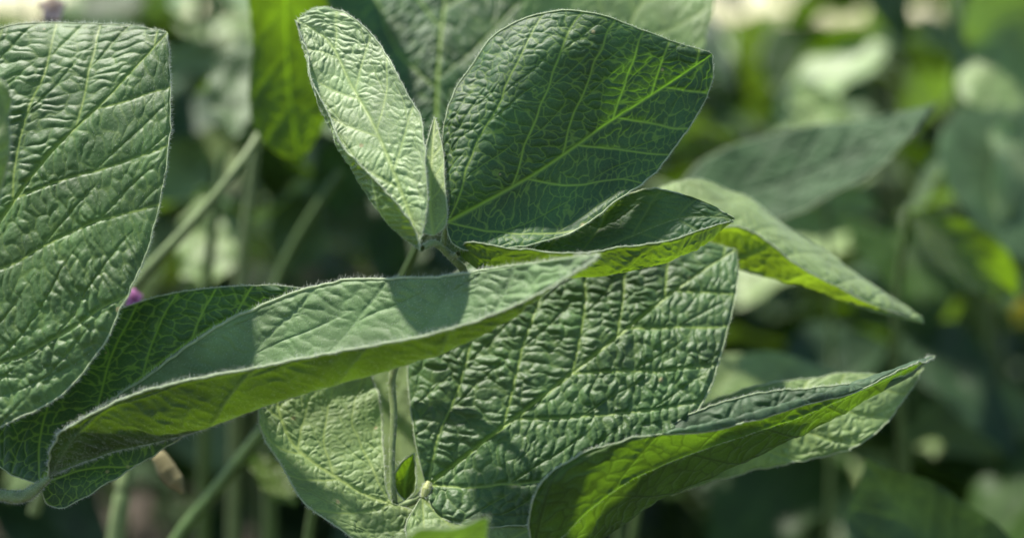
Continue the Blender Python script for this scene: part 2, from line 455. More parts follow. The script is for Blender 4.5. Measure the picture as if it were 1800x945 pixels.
M_STRIP = leafmat('leaf_thin_backlit', top=(.038, .092, .040), under=(.10, .17, .03), trans=(.11, .195, .005), vein=(.16, .24, .05), vein_amt=.7, vein_tr=-.2, tw=.45, sheen=.12)
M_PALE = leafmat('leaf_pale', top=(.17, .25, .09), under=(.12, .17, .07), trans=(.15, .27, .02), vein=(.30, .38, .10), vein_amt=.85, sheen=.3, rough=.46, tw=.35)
M_LIME = leafmat('leaf_lime', top=(.22, .30, .12), under=(.14, .22, .03), trans=(.24, .38, .01), vein=(.30, .38, .12), vein_amt=.5, sheen=.3, rough=.5, tw=.42)
M_SUNNY = leafmat('leaf_yellow_green', top=(.09, .14, .03), under=(.06, .11, .015), trans=(.11, .20, .004), vein=(.2, .3, .05), vein_amt=.3, vein_tr=.5, mid_tr=.8, tw=.6, sheen=.1)
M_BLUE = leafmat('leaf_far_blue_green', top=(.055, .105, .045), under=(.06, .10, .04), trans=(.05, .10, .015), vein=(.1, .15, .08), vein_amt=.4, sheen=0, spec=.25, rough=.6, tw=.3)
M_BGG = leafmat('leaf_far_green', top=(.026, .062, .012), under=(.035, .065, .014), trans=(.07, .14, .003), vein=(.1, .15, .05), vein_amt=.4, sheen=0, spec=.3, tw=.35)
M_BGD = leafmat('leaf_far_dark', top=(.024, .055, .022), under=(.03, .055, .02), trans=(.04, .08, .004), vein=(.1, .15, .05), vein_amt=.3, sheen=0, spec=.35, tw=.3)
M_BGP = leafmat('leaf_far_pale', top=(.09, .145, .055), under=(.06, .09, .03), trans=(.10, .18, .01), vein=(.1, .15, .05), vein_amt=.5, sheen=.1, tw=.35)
# ================================================================ SETTING
def ground():
    n = 60
    a = np.linspace(-1, 1, n); g = np.sign(a) * np.abs(a) ** 2.5 * 220
    X, Y = np.meshgrid(g, g)
    Z = 0.02 * fbm(X * 3, Y * 3, 5, 2)
    V = np.stack([X, Y, Z], -1).reshape(-1, 3)
    i = np.arange(n - 1)[:, None] * n; j = np.arange(n - 1)[None]
    F = np.stack([i + j, i + j + 1, i + n + j + 1, i + n + j], -1).reshape(-1, 4)
    o = link('ground', make_mesh('ground', V, F), plainmat('soil', (.040, .030, .020), .95, None, 0, 8, .5))
    o['kind'] = 'structure'
ground()

# ================================================================ HERO LEAVES
SPRIGS = 'leafy sprigs of the bean plants'
def sprig(label, loc):
    return thing('soybean_sprig', label, 'sprig', at(*loc), SPRIGS)

NODE = plainmat('node_skin', (.36, .40, .12), .5, (.4, .45, .08), .3, 300, sheen=.4)
# ---- left big leaf
s = sprig('big quilted leaf cut off by the left edge, its pointed tip at upper right', (-250, 780, 0.4))
leaf('leaflet', [
    [(-250, 760, -0.6), (-330, 500, 0.4), (-260, 260, 1.4), (-120, 110, 2.4), (0, 54, 2.6), (100, 41, 2.6), (235, 45, 2.2), (295, 57, 1.7)],
    [(-250, 760, -0.6), (-60, 470, 0.1), (0, 385, 0.3), (90, 265, 0.7), (180, 178, 1.0), (240, 115, 1.4), (295, 57, 1.7)],
    [(-250, 760, -0.6), (-110, 800, -0.8), (0, 752, -1.0), (80, 712, -1.0), (150, 650, -0.9), (215, 545, -0.6), (270, 400, -0.1), (297, 260, 0.5), (299, 150, 1.1), (295, 57, 1.7)],
], M_MID, s, crease=(1,), nu=460, nv=400, seed=4, amp=.00064, fuzz=7, fuzz_len=.0011, spots=6, sec=4, k1=1.3, v3=.25, cell=1.25, face=900)
stem('petiole', [(-250, 760, -0.6), (-300, 860, -0.1), (-380, 1100, 1.4)], [.0016, .0018, .002], s)

# ---- far-left pale leaf edge
s = sprig('small pale leaf tip poking in front of the big leaf at the far left edge', (-150, 420, -4))
leaf('leaflet', [
    [(-160, 420, -4), (-150, 200, -4), (-60, 130, -4), (0, 140, -4), (19, 178, -4)],
    [(-160, 420, -4), (-80, 320, -4.6), (-10, 240, -4.5), (19, 178, -4)],
    [(-160, 420, -4), (-80, 470, -4), (0, 350, -4.2), (16, 270, -4.3), (19, 178, -4)],
], M_LIME, s, nu=120, nv=80, seed=5, fuzz=4)

# ---- double sprig at lower left: folded long leaf and dark leaf behind it
s = sprig('long folded leaf across the middle, yellow-green below, with a dark leaf behind it', (0, 872, 0))
leaf('leaflet', [
    [(70, 850, .3), (-20, 800, 1.5), (-40, 700, 2), (60, 610, 2.2), (150, 560, 2.2), (225, 538, 2.1), (300, 516, 2), (400, 503, 1.9), (480, 501, 1.8), (545, 508, 1.8)],
    [(70, 850, .3), (130, 770, 1.4), (240, 670, 1.8), (380, 570, 2.0), (545, 508, 1.8)],
    [(70, 850, .3), (88, 888, .6), (200, 842, 1.0), (315, 770, 1.6), (420, 690, 1.9), (500, 590, 1.9), (545, 508, 1.8)],
], M_DARK, s, crease=(1,), nu=360, nv=280, seed=11, spots=5, amp=.00030, fuzz=6, fuzz_len=.0007, v3=.55, label='dark green leaflet behind the folded one')
leaf('leaflet', [
    [(85, 838, 0), (150, 735, 1.0), (232, 680, 1.4), (330, 610, 1.3), (420, 555, 1.2), (520, 515, 1.0), (620, 492, .6), (720, 489, 0), (820, 481, -.8), (930, 464, -2), (1057, 446, -3.5)],
    [(85, 838, 0), (190, 790, .6), (330, 705, .8), (520, 615, .4), (700, 560, -.4), (870, 515, -1.6), (1057, 446, -3.5)],
    [(85, 838, 0), (200, 793, -.2), (320, 763, -.3), (500, 700, -.6), (640, 655, -1.0), (760, 618, -1.5), (870, 570, -2.2), (980, 500, -3), (1057, 446, -3.5)],
    [(85, 838, 0), (86, 800, -.6), (100, 766, -.9), (150, 733, -1.2), (230, 696, -1.5), (400, 655, -1.9), (560, 625, -2.2), (700, 600, -2.5), (850, 560, -3), (960, 512, -3.4), (1057, 446, -3.5)],
], M_FOLD, s, vs=[-1, -.5, 0, 1], nu=460, nv=330, seed=15, amp=.00052, fuzz=10, fuzz_len=.0014, rim=.0005, cell=1.3, wave=.0003, midfuzz=1600, face=1500, label='long folded leaflet, grey-green inside and yellow-green outside')
stem('petiole', [(-60, 880, 0), (0, 870, 0), (40, 872, 0), (66, 856, 0), (88, 838, 0)], [.0017, .0016, .0021, .0018, .0008], s, STEM_PALE, fuzz=1500)

# ---- upper centre sprig
s = sprig('upright three-leaflet sprig in the upper centre with a pale cupped leaflet on its left', (830, 490, 1))
leaf('leaflet', [
    [(738, 440, -1.6), (722, 388, -1.7), (650, 312, -1.3), (592, 240, -0.5), (552, 150, 0.5), (530, 70, 1.6), (521, 36, 2.1)],
    [(738, 440, -1.6), (690, 404, -1.3), (622, 312, -0.6), (572, 220, 0.4), (540, 120, 1.3), (524, 60, 1.9), (521, 36, 2.1)],
    [(738, 440, -1.6), (722, 385, -1.2), (690, 298, -0.5), (650, 208, 0.3), (612, 140, 1.1), (574, 70, 1.8), (521, 36, 2.1)],
    [(738, 440, -1.6), (750, 340, -1.3), (747, 240, -0.6), (720, 168, 0.1), (680, 98, 0.9), (630, 38, 1.7), (585, 15, 2.1), (550, 16, 2.2), (521, 36, 2.1)],
], M_DOWNY, s, vs=[-1, -.6, 0, 1], nu=360, nv=280, seed=21, spots=4, amp=.00040, cell=.8, fuzz=7, fuzz_len=.0009, label='pale cupped leaflet on the left', face=800)
leaf('leaflet', [
    [(785, 392, .3), (778, 330, .6), (779, 240, 1.2), (802, 155, 1.6), (850, 85, 1.8), (910, 36, 1.6), (985, 18, 1.3), (1060, 30, 1.2), (1150, 60, 1.3), (1252, 95, 1.6)],
    [(785, 392, .3), (795, 330, .3), (825, 240, .7), (870, 160, .9), (925, 100, 1.0), (1020, 65, 1.0), (1130, 75, 1.2), (1252, 95, 1.6)],
    [(785, 392, .3), (870, 345, .8), (960, 292, 1.2), (1060, 222, 1.5), (1160, 158, 1.6), (1252, 95, 1.6)],
    [(785, 392, .3), (797, 428, .1), (860, 437, .1), (940, 430, .3), (1010, 400, .5), (1090, 352, .8), (1160, 292, 1.2), (1220, 212, 1.5), (1250, 145, 1.7), (1252, 95, 1.6)],
], M_DARK, s, vs=[-1, -.72, 0, 1], crease=(), nu=400, nv=380, seed=23, amp=.00034, fuzz=5, fuzz_len=.0008, label='broad dark leaflet with glowing yellow-green veins', k1=1.1, sec=5, v3=.45, spots=6)
leaf('leaflet', [
    [(806, 445, 0.7), (870, 455, 1.3), (930, 440, 1.7), (1000, 388, 1.8), (1080, 350, 1.7), (1150, 334, 1.5), (1215, 346, 1.3), (1292, 384, 0.9)],
    [(806, 445, 0.7), (900, 470, 1.2), (1010, 442, 1.4), (1100, 405, 1.4), (1200, 370, 1.2), (1292, 384, 0.9)],
    [(806, 445, 0.7), (850, 478, 0.3), (950, 492, 0.2), (1050, 487, 0.2), (1150, 466, 0.3), (1240, 428, 0.5), (1292, 384, 0.9)],
    [(806, 445, 0.7), (818, 430, 0.0), (860, 430, -0.4), (930, 442, -0.6), (1010, 444, -0.6), (1130, 430, -0.4), (1230, 406, 0.1), (1292, 384, 0.9)],
], M_STRIP, s, vs=[-1, -.1, .5, 1], nu=320, nv=260, seed=27, amp=.00036, cell=.8, midfuzz=400, spots=1, fuzz=6, fuzz_len=.0006, label='narrow folded leaflet on the right, bright yellow-green below')
leaf('young_leaf', [
    [(762, 414, -.4), (736, 404, -.4), (735, 350, .1), (744, 280, .7), (764, 205, 1.5)],
    [(762, 414, -.4), (757, 370, .0), (758, 300, .6), (764, 205, 1.5)],
    [(762, 414, -.4), (780, 400, -.4), (783, 340, .1), (779, 270, .7), (764, 205, 1.5)],
], M_DOWNY, s, nu=140, nv=60, seed=29, amp=.0001, wave=.00008, fuzz=6, label='small pale young leaf folded in the middle')
stem('petiole', [(742, 436, -1.5), (756, 428, -.6), (775, 434, .5), (800, 458, .8), (815, 480, 1.6), (770, 545, 2.6), (715, 605, 2.9), (690, 660, 2.9), (692, 720, 2.7), (689, 800, 2.4), (692, 865, 2.3), (705, 940, 3), (740, 1300, 8)], [.0010, .0012, .0014, .0015, .0013, .0010, .0009, .0009, .001, .0014], s, STEM_PALE, fuzz=1200)
stem('petiolule', [(785, 392, .3), (782, 412, .5), (778, 434, .6)], [.0007, .0010, .0012], s, STEM_PALE, fuzz=100)
stem('petiolule', [(806, 445, .2), (800, 450, .5), (790, 448, .7)], [.0008, .0010, .0012], s, STEM_PALE, fuzz=100)

# ---- lower centre sprig
s = sprig('lower centre sprig: broad sunlit quilted leaflet right, pale bent leaflet left', (750, 1000, 5.1))
leaf('leaflet', [
    [(750, 855, 2.3), (733, 790, 2.5), (720, 700, 3.1), (722, 600, 3.9), (780, 500, 4.7), (880, 430, 5.3), (1000, 390, 5.5), (1150, 400, 5.3), (1240, 425, 5.1), (1294, 437, 4.9)],
    [(750, 855, 2.3), (830, 792, 2.5), (930, 715, 2.8), (1005, 655, 3.1), (1100, 580, 3.7), (1200, 500, 4.3), (1294, 437, 4.9)],
    [(750, 855, 2.3), (770, 905, 1.7), (850, 925, 1.4), (950, 915, 1.5), (1100, 835, 1.9), (1225, 722, 2.5), (1262, 640, 3.1), (1285, 550, 3.9), (1297, 480, 4.5), (1294, 437, 4.9)],
], M_QUILT, s, crease=(1,), nu=420, nv=400, seed=33, spots=7, sec=5, v3=.22, amp=.00066, fuzz=4, label='broad sunlit quilted leaflet', cell=1.15)
leaf('leaflet', [
    [(690, 884, 2.1), (745, 915, 1.9), (720, 975, 1.6), (660, 968, 1.3), (608, 938, 1.1), (526, 866, 1.3), (480, 790, 1.7), (453, 725, 2.1), (450, 660, 2.9), (510, 590, 3.7)],
    [(690, 884, 2.1), (638, 866, 2.2), (582, 832, 2.3), (520, 785, 2.5), (492, 730, 2.8), (485, 670, 3.2), (510, 590, 3.7)],
    [(690, 884, 2.1), (680, 860, 2.3), (674, 780, 3.1), (662, 690, 3.9), (630, 620, 4.1), (570, 580, 4.1), (510, 590, 3.7)],
], M_PALE, s, crease=(), nu=340, nv=280, seed=37, spots=5, amp=.00034, cell=.8, fuzz=7, fuzz_len=.0010, label='pale bent leaflet on the left')
leaf('young_leaf', [
    [(712, 880, 2.3), (696, 860, 2.3), (697, 825, 2.5), (728, 795, 2.9)],
    [(712, 880, 2.3), (712, 850, 2.7), (728, 795, 2.9)],
    [(712, 880, 2.3), (728, 865, 2.3), (731, 830, 2.5), (728, 795, 2.9)],
], M_SUNNY, s, nu=80, nv=50, seed=39, amp=.0001, wave=.00008, fuzz=5, label='tiny bright green young leaf')
stem('petiole', [(750, 852, 2.5), (735, 875, 2.4), (700, 890, 2.3), (720, 905, 2.9), (760, 960, 4.1), (800, 1300, 9.1)], [.0014, .0012, .0012, .0014, .0018, .002], s, STEM_PALE, fuzz=500)
leaf('leaflet', [
    [(742, 872, 2.0), (770, 880, 1.9), (860, 878, 2.0), (935, 900, 2.0), (990, 990, 1.2)],
    [(742, 872, 2.0), (800, 930, 1.3), (870, 980, .8), (990, 990, 1.2)],
    [(742, 872, 2.0), (715, 930, 1.2), (760, 1010, .4), (880, 1060, .2), (990, 990, 1.2)],
], M_PALE, s, nu=160, nv=120, seed=38, amp=.0003, wave=.0003, fuzz=6, label='pale leaflet at the bottom under the junction')
stem('pulvinus', [(754, 846, 2.2), (750, 858, 2.1), (744, 874, 2.0)], [.0009, .0017, .0010], s, NODE, fuzz=300)

# ---- blurred bright leaf at the bottom
s = sprig('blurred bright green leaf tip close to the lens at the bottom edge', (700, 1050, -6))
leaf('leaflet', [
    [(640, 1050, -6), (650, 975, -7), (720, 938, -7.4), (800, 922, -7.2), (862, 910, -6.5)],
    [(640, 1050, -6), (740, 985, -6.2), (862, 910, -6.5)],
    [(640, 1050, -6), (760, 1060, -4.5), (840, 970, -5), (862, 910, -6.5)],
], M_GLOW, s, nu=100, nv=60, seed=41, amp=.0002, fuzz=3)

# ---- lower right folded leaf
s = sprig('folded leaf at lower right showing its veined yellow-green underside, tip pointing up right', (930, 1020, -0.7))
leaf('leaflet', [
    [(935, 1010, -0.7), (990, 900, 1.1), (1100, 800, 1.9), (1200, 735, 2.3), (1300, 698, 2.5), (1400, 683, 2.5), (1480, 678, 2.5), (1560, 668, 2.4), (1644, 624, 3.5)],
    [(935, 1010, -0.7), (1030, 965, 0.2), (1160, 880, 0.5), (1300, 818, 0.9), (1400, 772, 1.2), (1500, 722, 1.6), (1644, 624, 3.5)],
    [(935, 1010, -0.7), (987, 945, -1.0), (1053, 878, -1.0), (1155, 820, -0.7), (1300, 768, -0.2), (1450, 715, 0.6), (1644, 624, 3.5)],
    [(935, 1010, -0.7), (937, 880, -1.7), (955, 843, -1.8), (990, 815, -1.8), (1050, 785, -1.7), (1160, 765, -1.5), (1250, 757, -1.2), (1400, 715, -0.4), (1500, 690, 0.4), (1580, 656, 1.3), (1644, 624, 3.5)],
], M_GLOW, s, vs=[-1, -.35, 0, 1], nu=420, nv=300, seed=47, v3=.6, amp=.00055, spots=1, midfuzz=500, fuzz=8, fuzz_len=.0008, label='folded leaflet with a yellow-green underside', sec=6, cell=1.4)
leaf('leaflet', [
    [(1180, 870, 4), (1200, 740, 5), (1330, 680, 5), (1450, 660, 5), (1560, 655, 5), (1625, 645, 4.6)],
    [(1180, 870, 4), (1320, 760, 4.4), (1480, 710, 4.4), (1625, 645, 4.6)],
    [(1180, 870, 4), (1290, 835, 4), (1400, 812, 4), (1500, 785, 4), (1570, 730, 4.3), (1625, 645, 4.6)],
], M_PALE, s, nu=200, nv=120, seed=49, fuzz=2, label='pale blurred leaflet behind the folded one')
stem('petiole', [(935, 1010, 0), (900, 1080, 1), (860, 1300, 3)], [.0014, .0018, .002], s)

# ---- right blurred leaves
s = sprig('pale leaf right of centre drooping to a point, with a bright yellow-green fold below', (1120, 340, 7.5))
leaf('leaflet', [
    [(1140, 345, 7.0), (1180, 322, 7.5), (1250, 318, 7.8), (1310, 348, 7.9), (1400, 408, 7.9), (1500, 478, 7.9), (1625, 568, 7.5)],
    [(1140, 345, 7.0), (1220, 380, 6.5), (1310, 420, 6.3), (1420, 470, 6.3), (1520, 520, 6.7), (1625, 568, 7.5)],
    [(1140, 345, 7.0), (1240, 440, 6.4), (1310, 478, 6.1), (1400, 500, 6.1), (1500, 538, 6.5), (1625, 568, 7.5)],
    [(1140, 345, 7.0), (1230, 400, 5.7), (1300, 400, 5.5), (1380, 448, 5.5), (1500, 520, 6.1), (1625, 568, 7.5)],
], M_LIME, s, vs=[-1, -.3, .4, 1], nu=240, nv=160, seed=51, fuzz=3)
stem('petiole', [(1140, 345, 7.0), (1080, 420, 8.5), (1030, 700, 10.5), (1000, 1300, 13.5)], [.0013, .0018, .002], s)

s = sprig('blurred dark grey-green leaf with a pale lower edge, right of the broad veined leaf', (1200, 340, 20.0))
leaf('leaflet', [
    [(1180, 360, 19.0), (1220, 295, 20.0), (1340, 240, 20.5), (1480, 215, 20.5), (1580, 200, 20.0), (1646, 180, 19.0)],
    [(1180, 360, 19.0), (1300, 340, 19.5), (1450, 290, 19.5), (1560, 235, 19.5), (1646, 180, 19.0)],
    [(1180, 360, 19.0), (1260, 420, 18.5), (1370, 388, 18.5), (1480, 335, 18.5), (1590, 252, 18.8), (1646, 180, 19.0)],
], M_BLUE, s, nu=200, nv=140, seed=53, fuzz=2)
stem('petiole', [(1180, 360, 19.0), (1120, 500, 21.0), (1100, 1200, 24.0)], [.0015, .002, .0022], s)

s = sprig('blurred blue-green leaf at the bottom right corner pointing up', (1800, 1100, 15.0))
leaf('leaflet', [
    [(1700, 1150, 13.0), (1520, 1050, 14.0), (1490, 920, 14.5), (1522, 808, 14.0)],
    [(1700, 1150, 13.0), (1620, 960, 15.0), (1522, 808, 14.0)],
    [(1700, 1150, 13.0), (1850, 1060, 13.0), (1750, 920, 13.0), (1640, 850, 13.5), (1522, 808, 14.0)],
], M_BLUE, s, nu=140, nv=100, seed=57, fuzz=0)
stem('petiole', [(1700, 1150, 13.0), (1760, 1300, 14.0), (1800, 1600, 17.0)], [.0016, .002, .0022], s)

s = sprig('pale blurred leaf directly above the folded lower right leaf', (1150, 720, 21.0))
leaf('leaflet', [
    [(1160, 760, 18.0), (1200, 650, 19.0), (1290, 620, 19.5), (1400, 628, 19.5), (1560, 700, 19.0)],
    [(1160, 760, 18.0), (1350, 690, 18.5), (1560, 700, 19.0)],
    [(1160, 760, 18.0), (1250, 800, 17.5), (1420, 780, 17.5), (1560, 700, 19.0)],
], M_PALE, s, nu=140, nv=100, seed=59, fuzz=0)
stem('petiole', [(1160, 760, 18.0), (1120, 900, 19.0), (1100, 1400, 23.0)], [.0016, .002, .0022], s)

# ---- leaves behind the upper sprig
s = sprig('hanging bright yellow-green leaf blurred behind the upper left of the cupped leaflet', (490, -200, 8))
leaf('leaflet', [
    [(490, -260, 10), (600, -200, 11), (618, 0, 13.5), (592, 160, 14.7), (556, 245, 15), (528, 288, 15)],
    [(490, -260, 10), (500, -150, 11.5), (505, 120, 14.4), (528, 288, 15)],
    [(490, -260, 10), (420, -200, 11), (436, 0, 13.5), (440, 130, 14.8), (448, 225, 15), (480, 266, 15), (528, 288, 15)],
], M_SUNNY, s, nu=160, nv=100, seed=61, fuzz=0)
stem('petiole', [(490, -260, 10), (560, -230, 15), (530, 0, 18), (480, 180, 18), (440, 262, 16), (340, 390, 15), (240, 500, 15), (60, 900, 18)], [.0012, .0014, .0015, .0018, .0024, .0026, .0026], s, STEM_PALE)

s = sprig('soft-focus quilted leaf filling the gap behind the cupped leaflet and the broad veined one', (700, 300, 8))
leaf('leaflet', [
    [(770, 330, 10.0), (700, 200, 11.0), (620, 80, 12.0), (560, -40, 13.0), (600, -170, 15.0), (800, -260, 16.0)],
    [(770, 330, 10.0), (770, 130, 11.0), (790, -60, 13.5), (800, -260, 16.0)],
    [(770, 330, 10.0), (840, 180, 10.6), (920, 60, 12.0), (980, -80, 14.0), (930, -190, 15.5), (800, -260, 16.0)],
], M_DARK, s, crease=(1,), nu=300, nv=260, seed=63, fuzz=0, amp=.0006)
leaf('leaflet', [
    [(1000, 330, 10.0), (940, 200, 10.0), (900, 80, 10.0), (930, -20, 10.5), (1050, -130, 12.0), (1200, -120, 13.0)],
    [(1000, 330, 10.0), (1060, 150, 10.5), (1130, 0, 11.0), (1200, -120, 13.0)],
    [(1000, 330, 10.0), (1150, 250, 10.0), (1235, 90, 10.0), (1256, 0, 10.5), (1250, -80, 12.0), (1200, -120, 13.0)],
], M_PALE, s, nu=240, nv=180, seed=65, fuzz=0, amp=.0003, label='pale leaflet showing above the broad veined leaf')
stem('petiole', [(770, 330, 7), (740, 420, 8), (600, 700, 12), (520, 1200, 16)], [.0014, .0018, .0022], s)

s = sprig('very blurred pale leaf between the big left leaf and the hanging bright leaf', (390, 500, 44.0))
leaf('leaflet', [
    [(400, 400, 44.0), (330, 330, 45.0), (335, 220, 47.0), (390, 110, 49.0)],
    [(400, 400, 44.0), (395, 250, 47.0), (390, 110, 49.0)],
    [(400, 400, 44.0), (450, 330, 45.0), (445, 220, 47.0), (390, 110, 49.0)],
], M_PALE, s, nu=80, nv=60, seed=67, fuzz=0)
stem('petiole', [(400, 400, 44.0), (370, 500, 45.0), (350, 900, 50.0)], [.002, .0024, .0026], s)

s = sprig('blurred stems and a small bright leaf in the dark gap at the lower left', (330, 940, 18.0))
stem('stem', [(200, 1300, 16.0), (310, 950, 15.0), (380, 860, 15.0), (455, 765, 15.0), (560, 640, 17.0)], [.0034, .0032, .003, .003, .002], s, STEM)
stem('stem', [(180, 1300, 20.0), (198, 1000, 18.0), (215, 870, 18.0), (240, 740, 19.0)], [.0044, .0042, .004, .003], s, STEM_PALE)
leaf('leaflet', [
    [(520, 890, 15.0), (480, 880, 15.0), (450, 840, 15.5), (428, 790, 16.0)],
    [(520, 890, 15.0), (470, 830, 16.0), (428, 790, 16.0)],
    [(520, 890, 15.0), (530, 840, 16.0), (480, 805, 16.5), (428, 790, 16.0)],
], M_SUNNY, s, nu=60, nv=40, seed=69, fuzz=0)

s = sprig('dim blurred leaf seen through the gap between the two lower centre leaflets', (705, 940, 10))
leaf('leaflet', [
    [(700, 960, 9), (610, 880, 9), (600, 720, 10), (660, 560, 12)],
    [(700, 960, 9), (700, 760, 10.5), (660, 560, 12)],
    [(700, 960, 9), (800, 880, 9), (800, 700, 10), (660, 560, 12)],
], M_LIME, s, nu=80, nv=60, seed=91, fuzz=0)
stem('petiole', [(700, 960, 9), (690, 1080, 10), (680, 1400, 13)], [.0014, .0018, .0022], s)

s = thing('seed_pod', 'tan dried pod hanging blurred below the folded leaf at lower left', 'pod', at(290, 830, 8))
stem('pod_husk', [(262, 786, 7), (278, 800, 7), (295, 828, 7), (312, 850, 7), (322, 866, 7)], [.0006, .0028, .0036, .0032, .0005], s, DRY)
stem('pod_stalk', [(262, 786, 7), (250, 770, 7.4), (240, 740, 8)], [.0006, .0007, .0008], s, STEM)

def flower(loc, label, col, r):
    t = thing('bean_flower', label, 'flower', loc)
    for k in range(5):
        a = k * 1.2566 + .3
        c, q = math.cos(a), math.sin(a)
        L0 = np.array(loc)
        def W(u_, v_, z_): return L0 + CR @ np.array([c * u_ - q * v_, q * u_ + c * v_, z_])
        n = 12
        uu = np.linspace(0, 1, n); vv = np.linspace(-1, 1, 7)
        V = np.array([W(r * a_, r * .42 * b_ * math.sin(math.pi * min(1, a_ * .9 + .05)) , r * (.45 * a_ * a_ + .12 * b_ * b_)) for a_ in uu for b_ in vv])
        i = np.arange(n - 1)[:, None] * 7; j = np.arange(6)[None]
        F = np.stack([i + j, i + j + 1, i + 8 + j, i + 7 + j], -1).reshape(-1, 4)
        link('petal', make_mesh('petal', V, F), col, t)
    cen = np.array(loc)
    V, F, *_ = tube(np.array([cen - CR @ np.array([0, 0, r]), cen - CR @ np.array([0, 0, r * .4]), cen + CR @ np.array([0, 0, r * .1])]), [r * .1, r * .25, r * .12], 8, 12)
    link('calyx', make_mesh('calyx', V, F), STEM, t)
PINK = plainmat('pink_petal', (.62, .25, .55), .6, (.6, .25, .5), .4, 200)
YEL = plainmat('yellow_petal', (.40, .36, .04), .6, (.7, .6, .05), .4, 200)
flower(at(236, 524, 9), 'small pink flower in the gap beside the big left leaf', PINK, .0040)
flower(at(95, 16, 14), 'pale pink flower peeking over the top edge of the big left leaf', plainmat('pale_petal', (.6, .42, .38), .6, (.5, .4, .3), .4, 200), .0060)
flower(at(1794, 552, 45), 'blurred yellow flower at the right edge', YEL, .010)

s = sprig('blurred yellow-green leaf low in the crop near the right edge', (1700, 520, 25))
leaf('leaflet', [
    [(1600, 370, 24), (1680, 380, 25), (1770, 440, 26), (1790, 520, 28)],
    [(1600, 370, 24), (1690, 440, 25), (1790, 520, 28)],
    [(1600, 370, 24), (1620, 440, 22), (1700, 510, 24), (1790, 520, 28)],
], M_SUNNY, s, nu=60, nv=50, seed=71, fuzz=0)
stem('petiole', [(1600, 370, 24), (1580, 500, 25), (1600, 900, 30)], [.002, .0022, .0026], s)
s = sprig('large blurred blue-green leaf against the right edge of the photo', (1850, 450, 34.0))
leaf('leaflet', [
    [(1900, 480, 34.0), (1760, 440, 33.0), (1680, 350, 34.0), (1650, 250, 36.0), (1690, 190, 38.0)],
    [(1900, 480, 34.0), (1800, 320, 36.0), (1690, 190, 38.0)],
    [(1900, 480, 34.0), (1960, 330, 36.0), (1850, 210, 38.0), (1690, 190, 38.0)],
], M_BLUE, s, nu=100, nv=80, seed=73, fuzz=0)
stem('petiole', [(1900, 480, 34.0), (1920, 700, 36.0), (1900, 1300, 42.0)], [.002, .0022, .0026], s)
s = sprig('thick pale upright stalk blurred at the upper right', (1690, 300, 42.0))
stem('stalk', [(1790, 1300, 60.0), (1740, 800, 52.0), (1700, 330, 42.0), (1690, 100, 42.0), (1680, -60, 43.0)], [.005, .0055, .006, .006, .005], s, STEM)
leaf('leaflet', [
    [(1690, 100, 42.0), (1720, -20, 40.0), (1830, -30, 40.0), (1880, 60, 41.0), (1860, 150, 42.0)],
    [(1690, 100, 42.0), (1770, 70, 41.0), (1860, 150, 42.0)],
    [(1690, 100, 42.0), (1700, 180, 39.0), (1780, 200, 39.0), (1860, 150, 42.0)],
], M_PALE, s, nu=80, nv=60, seed=75, fuzz=0)
s = sprig('small sunlit leaf blurred just above the grey-green leaf at upper right', (1430, 300, 36.0))
leaf('leaflet', [
    [(1440, 250, 36.0), (1400, 240, 36.0), (1385, 190, 37.0), (1400, 145, 38.0)],
    [(1440, 250, 36.0), (1435, 195, 37.0), (1400, 145, 38.0)],
    [(1440, 250, 36.0), (1500, 240, 35.0), (1480, 180, 36.0), (1400, 145, 38.0)],
], M_PALE, s, nu=60, nv=50, seed=77, fuzz=0)
stem('petiole', [(1440, 250, 36.0), (1460, 500, 38.0), (1450, 1200, 44.0)], [.0016, .002, .0026], s)
s = thing('soybean_plant', 'blurred clump of pale green stalks between the big left leaf and the cupped leaflet', 'plant', at(380, 900, 24))
s['group'] = 'out-of-focus bean plants behind the sprigs'
for q, (a, b_, c_, d_) in enumerate([(366, 470, 395, 262), (420, 520, 452, 240), (480, 520, 600, 300)]):
    stem('stem', [(a - 20, 1300, 34), (a - 8, 800, 28), (a, b_, 24 + q), (c_, d_, 23 + q)], [.004, .0034, .003, .002], s, STEM_PALE if q % 2 else STEM)
for q, (a, b_) in enumerate([(415, 150), (600, 300), (360, 420), (520, 400), (690, 430), (310, 300)]):
    z = 26 + 3 * q
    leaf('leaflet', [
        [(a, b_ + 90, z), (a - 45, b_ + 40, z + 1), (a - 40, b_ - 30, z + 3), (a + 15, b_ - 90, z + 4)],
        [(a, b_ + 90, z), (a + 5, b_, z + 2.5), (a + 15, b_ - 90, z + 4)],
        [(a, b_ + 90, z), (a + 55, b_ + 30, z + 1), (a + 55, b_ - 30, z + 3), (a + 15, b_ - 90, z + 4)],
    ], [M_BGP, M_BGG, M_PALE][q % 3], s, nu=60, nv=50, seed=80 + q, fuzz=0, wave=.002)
# ================================================================ BACKGROUND PLANTS
def proto_leaf(seed, mat, fold, droop, width=.34, n=(44, 34)):
    """leaflet of unit 10 cm length in its own space: base at 0, tip along +Y, face up"""
    L = .1
    t = np.linspace(0, 1, 9)
    wv = width * np.sin(np.pi * np.clip(t, 0, 1) ** .72) ** .85 * L
    wv[0] = 0; wv[-1] = 0
    z = -droop * t ** 2 * L
    mid = np.stack([0 * t, t * L, z], -1)
    lf = np.stack([-wv, t * L, z + fold * wv], -1); rt = np.stack([wv, t * L, z + fold * wv], -1)
    lf[0] = rt[0] = mid[0]
    dummy = bpy.data.objects.new('tmp', None)
    o = leaf('leaflet', [lf, mid, rt], mat, None, nu=n[0], nv=n[1], seed=seed, fuzz=0, world=True, amp=.0004, crease=(1,), wave=.0014)
    me = o.data
    bpy.data.objects.remove(o)
    return me

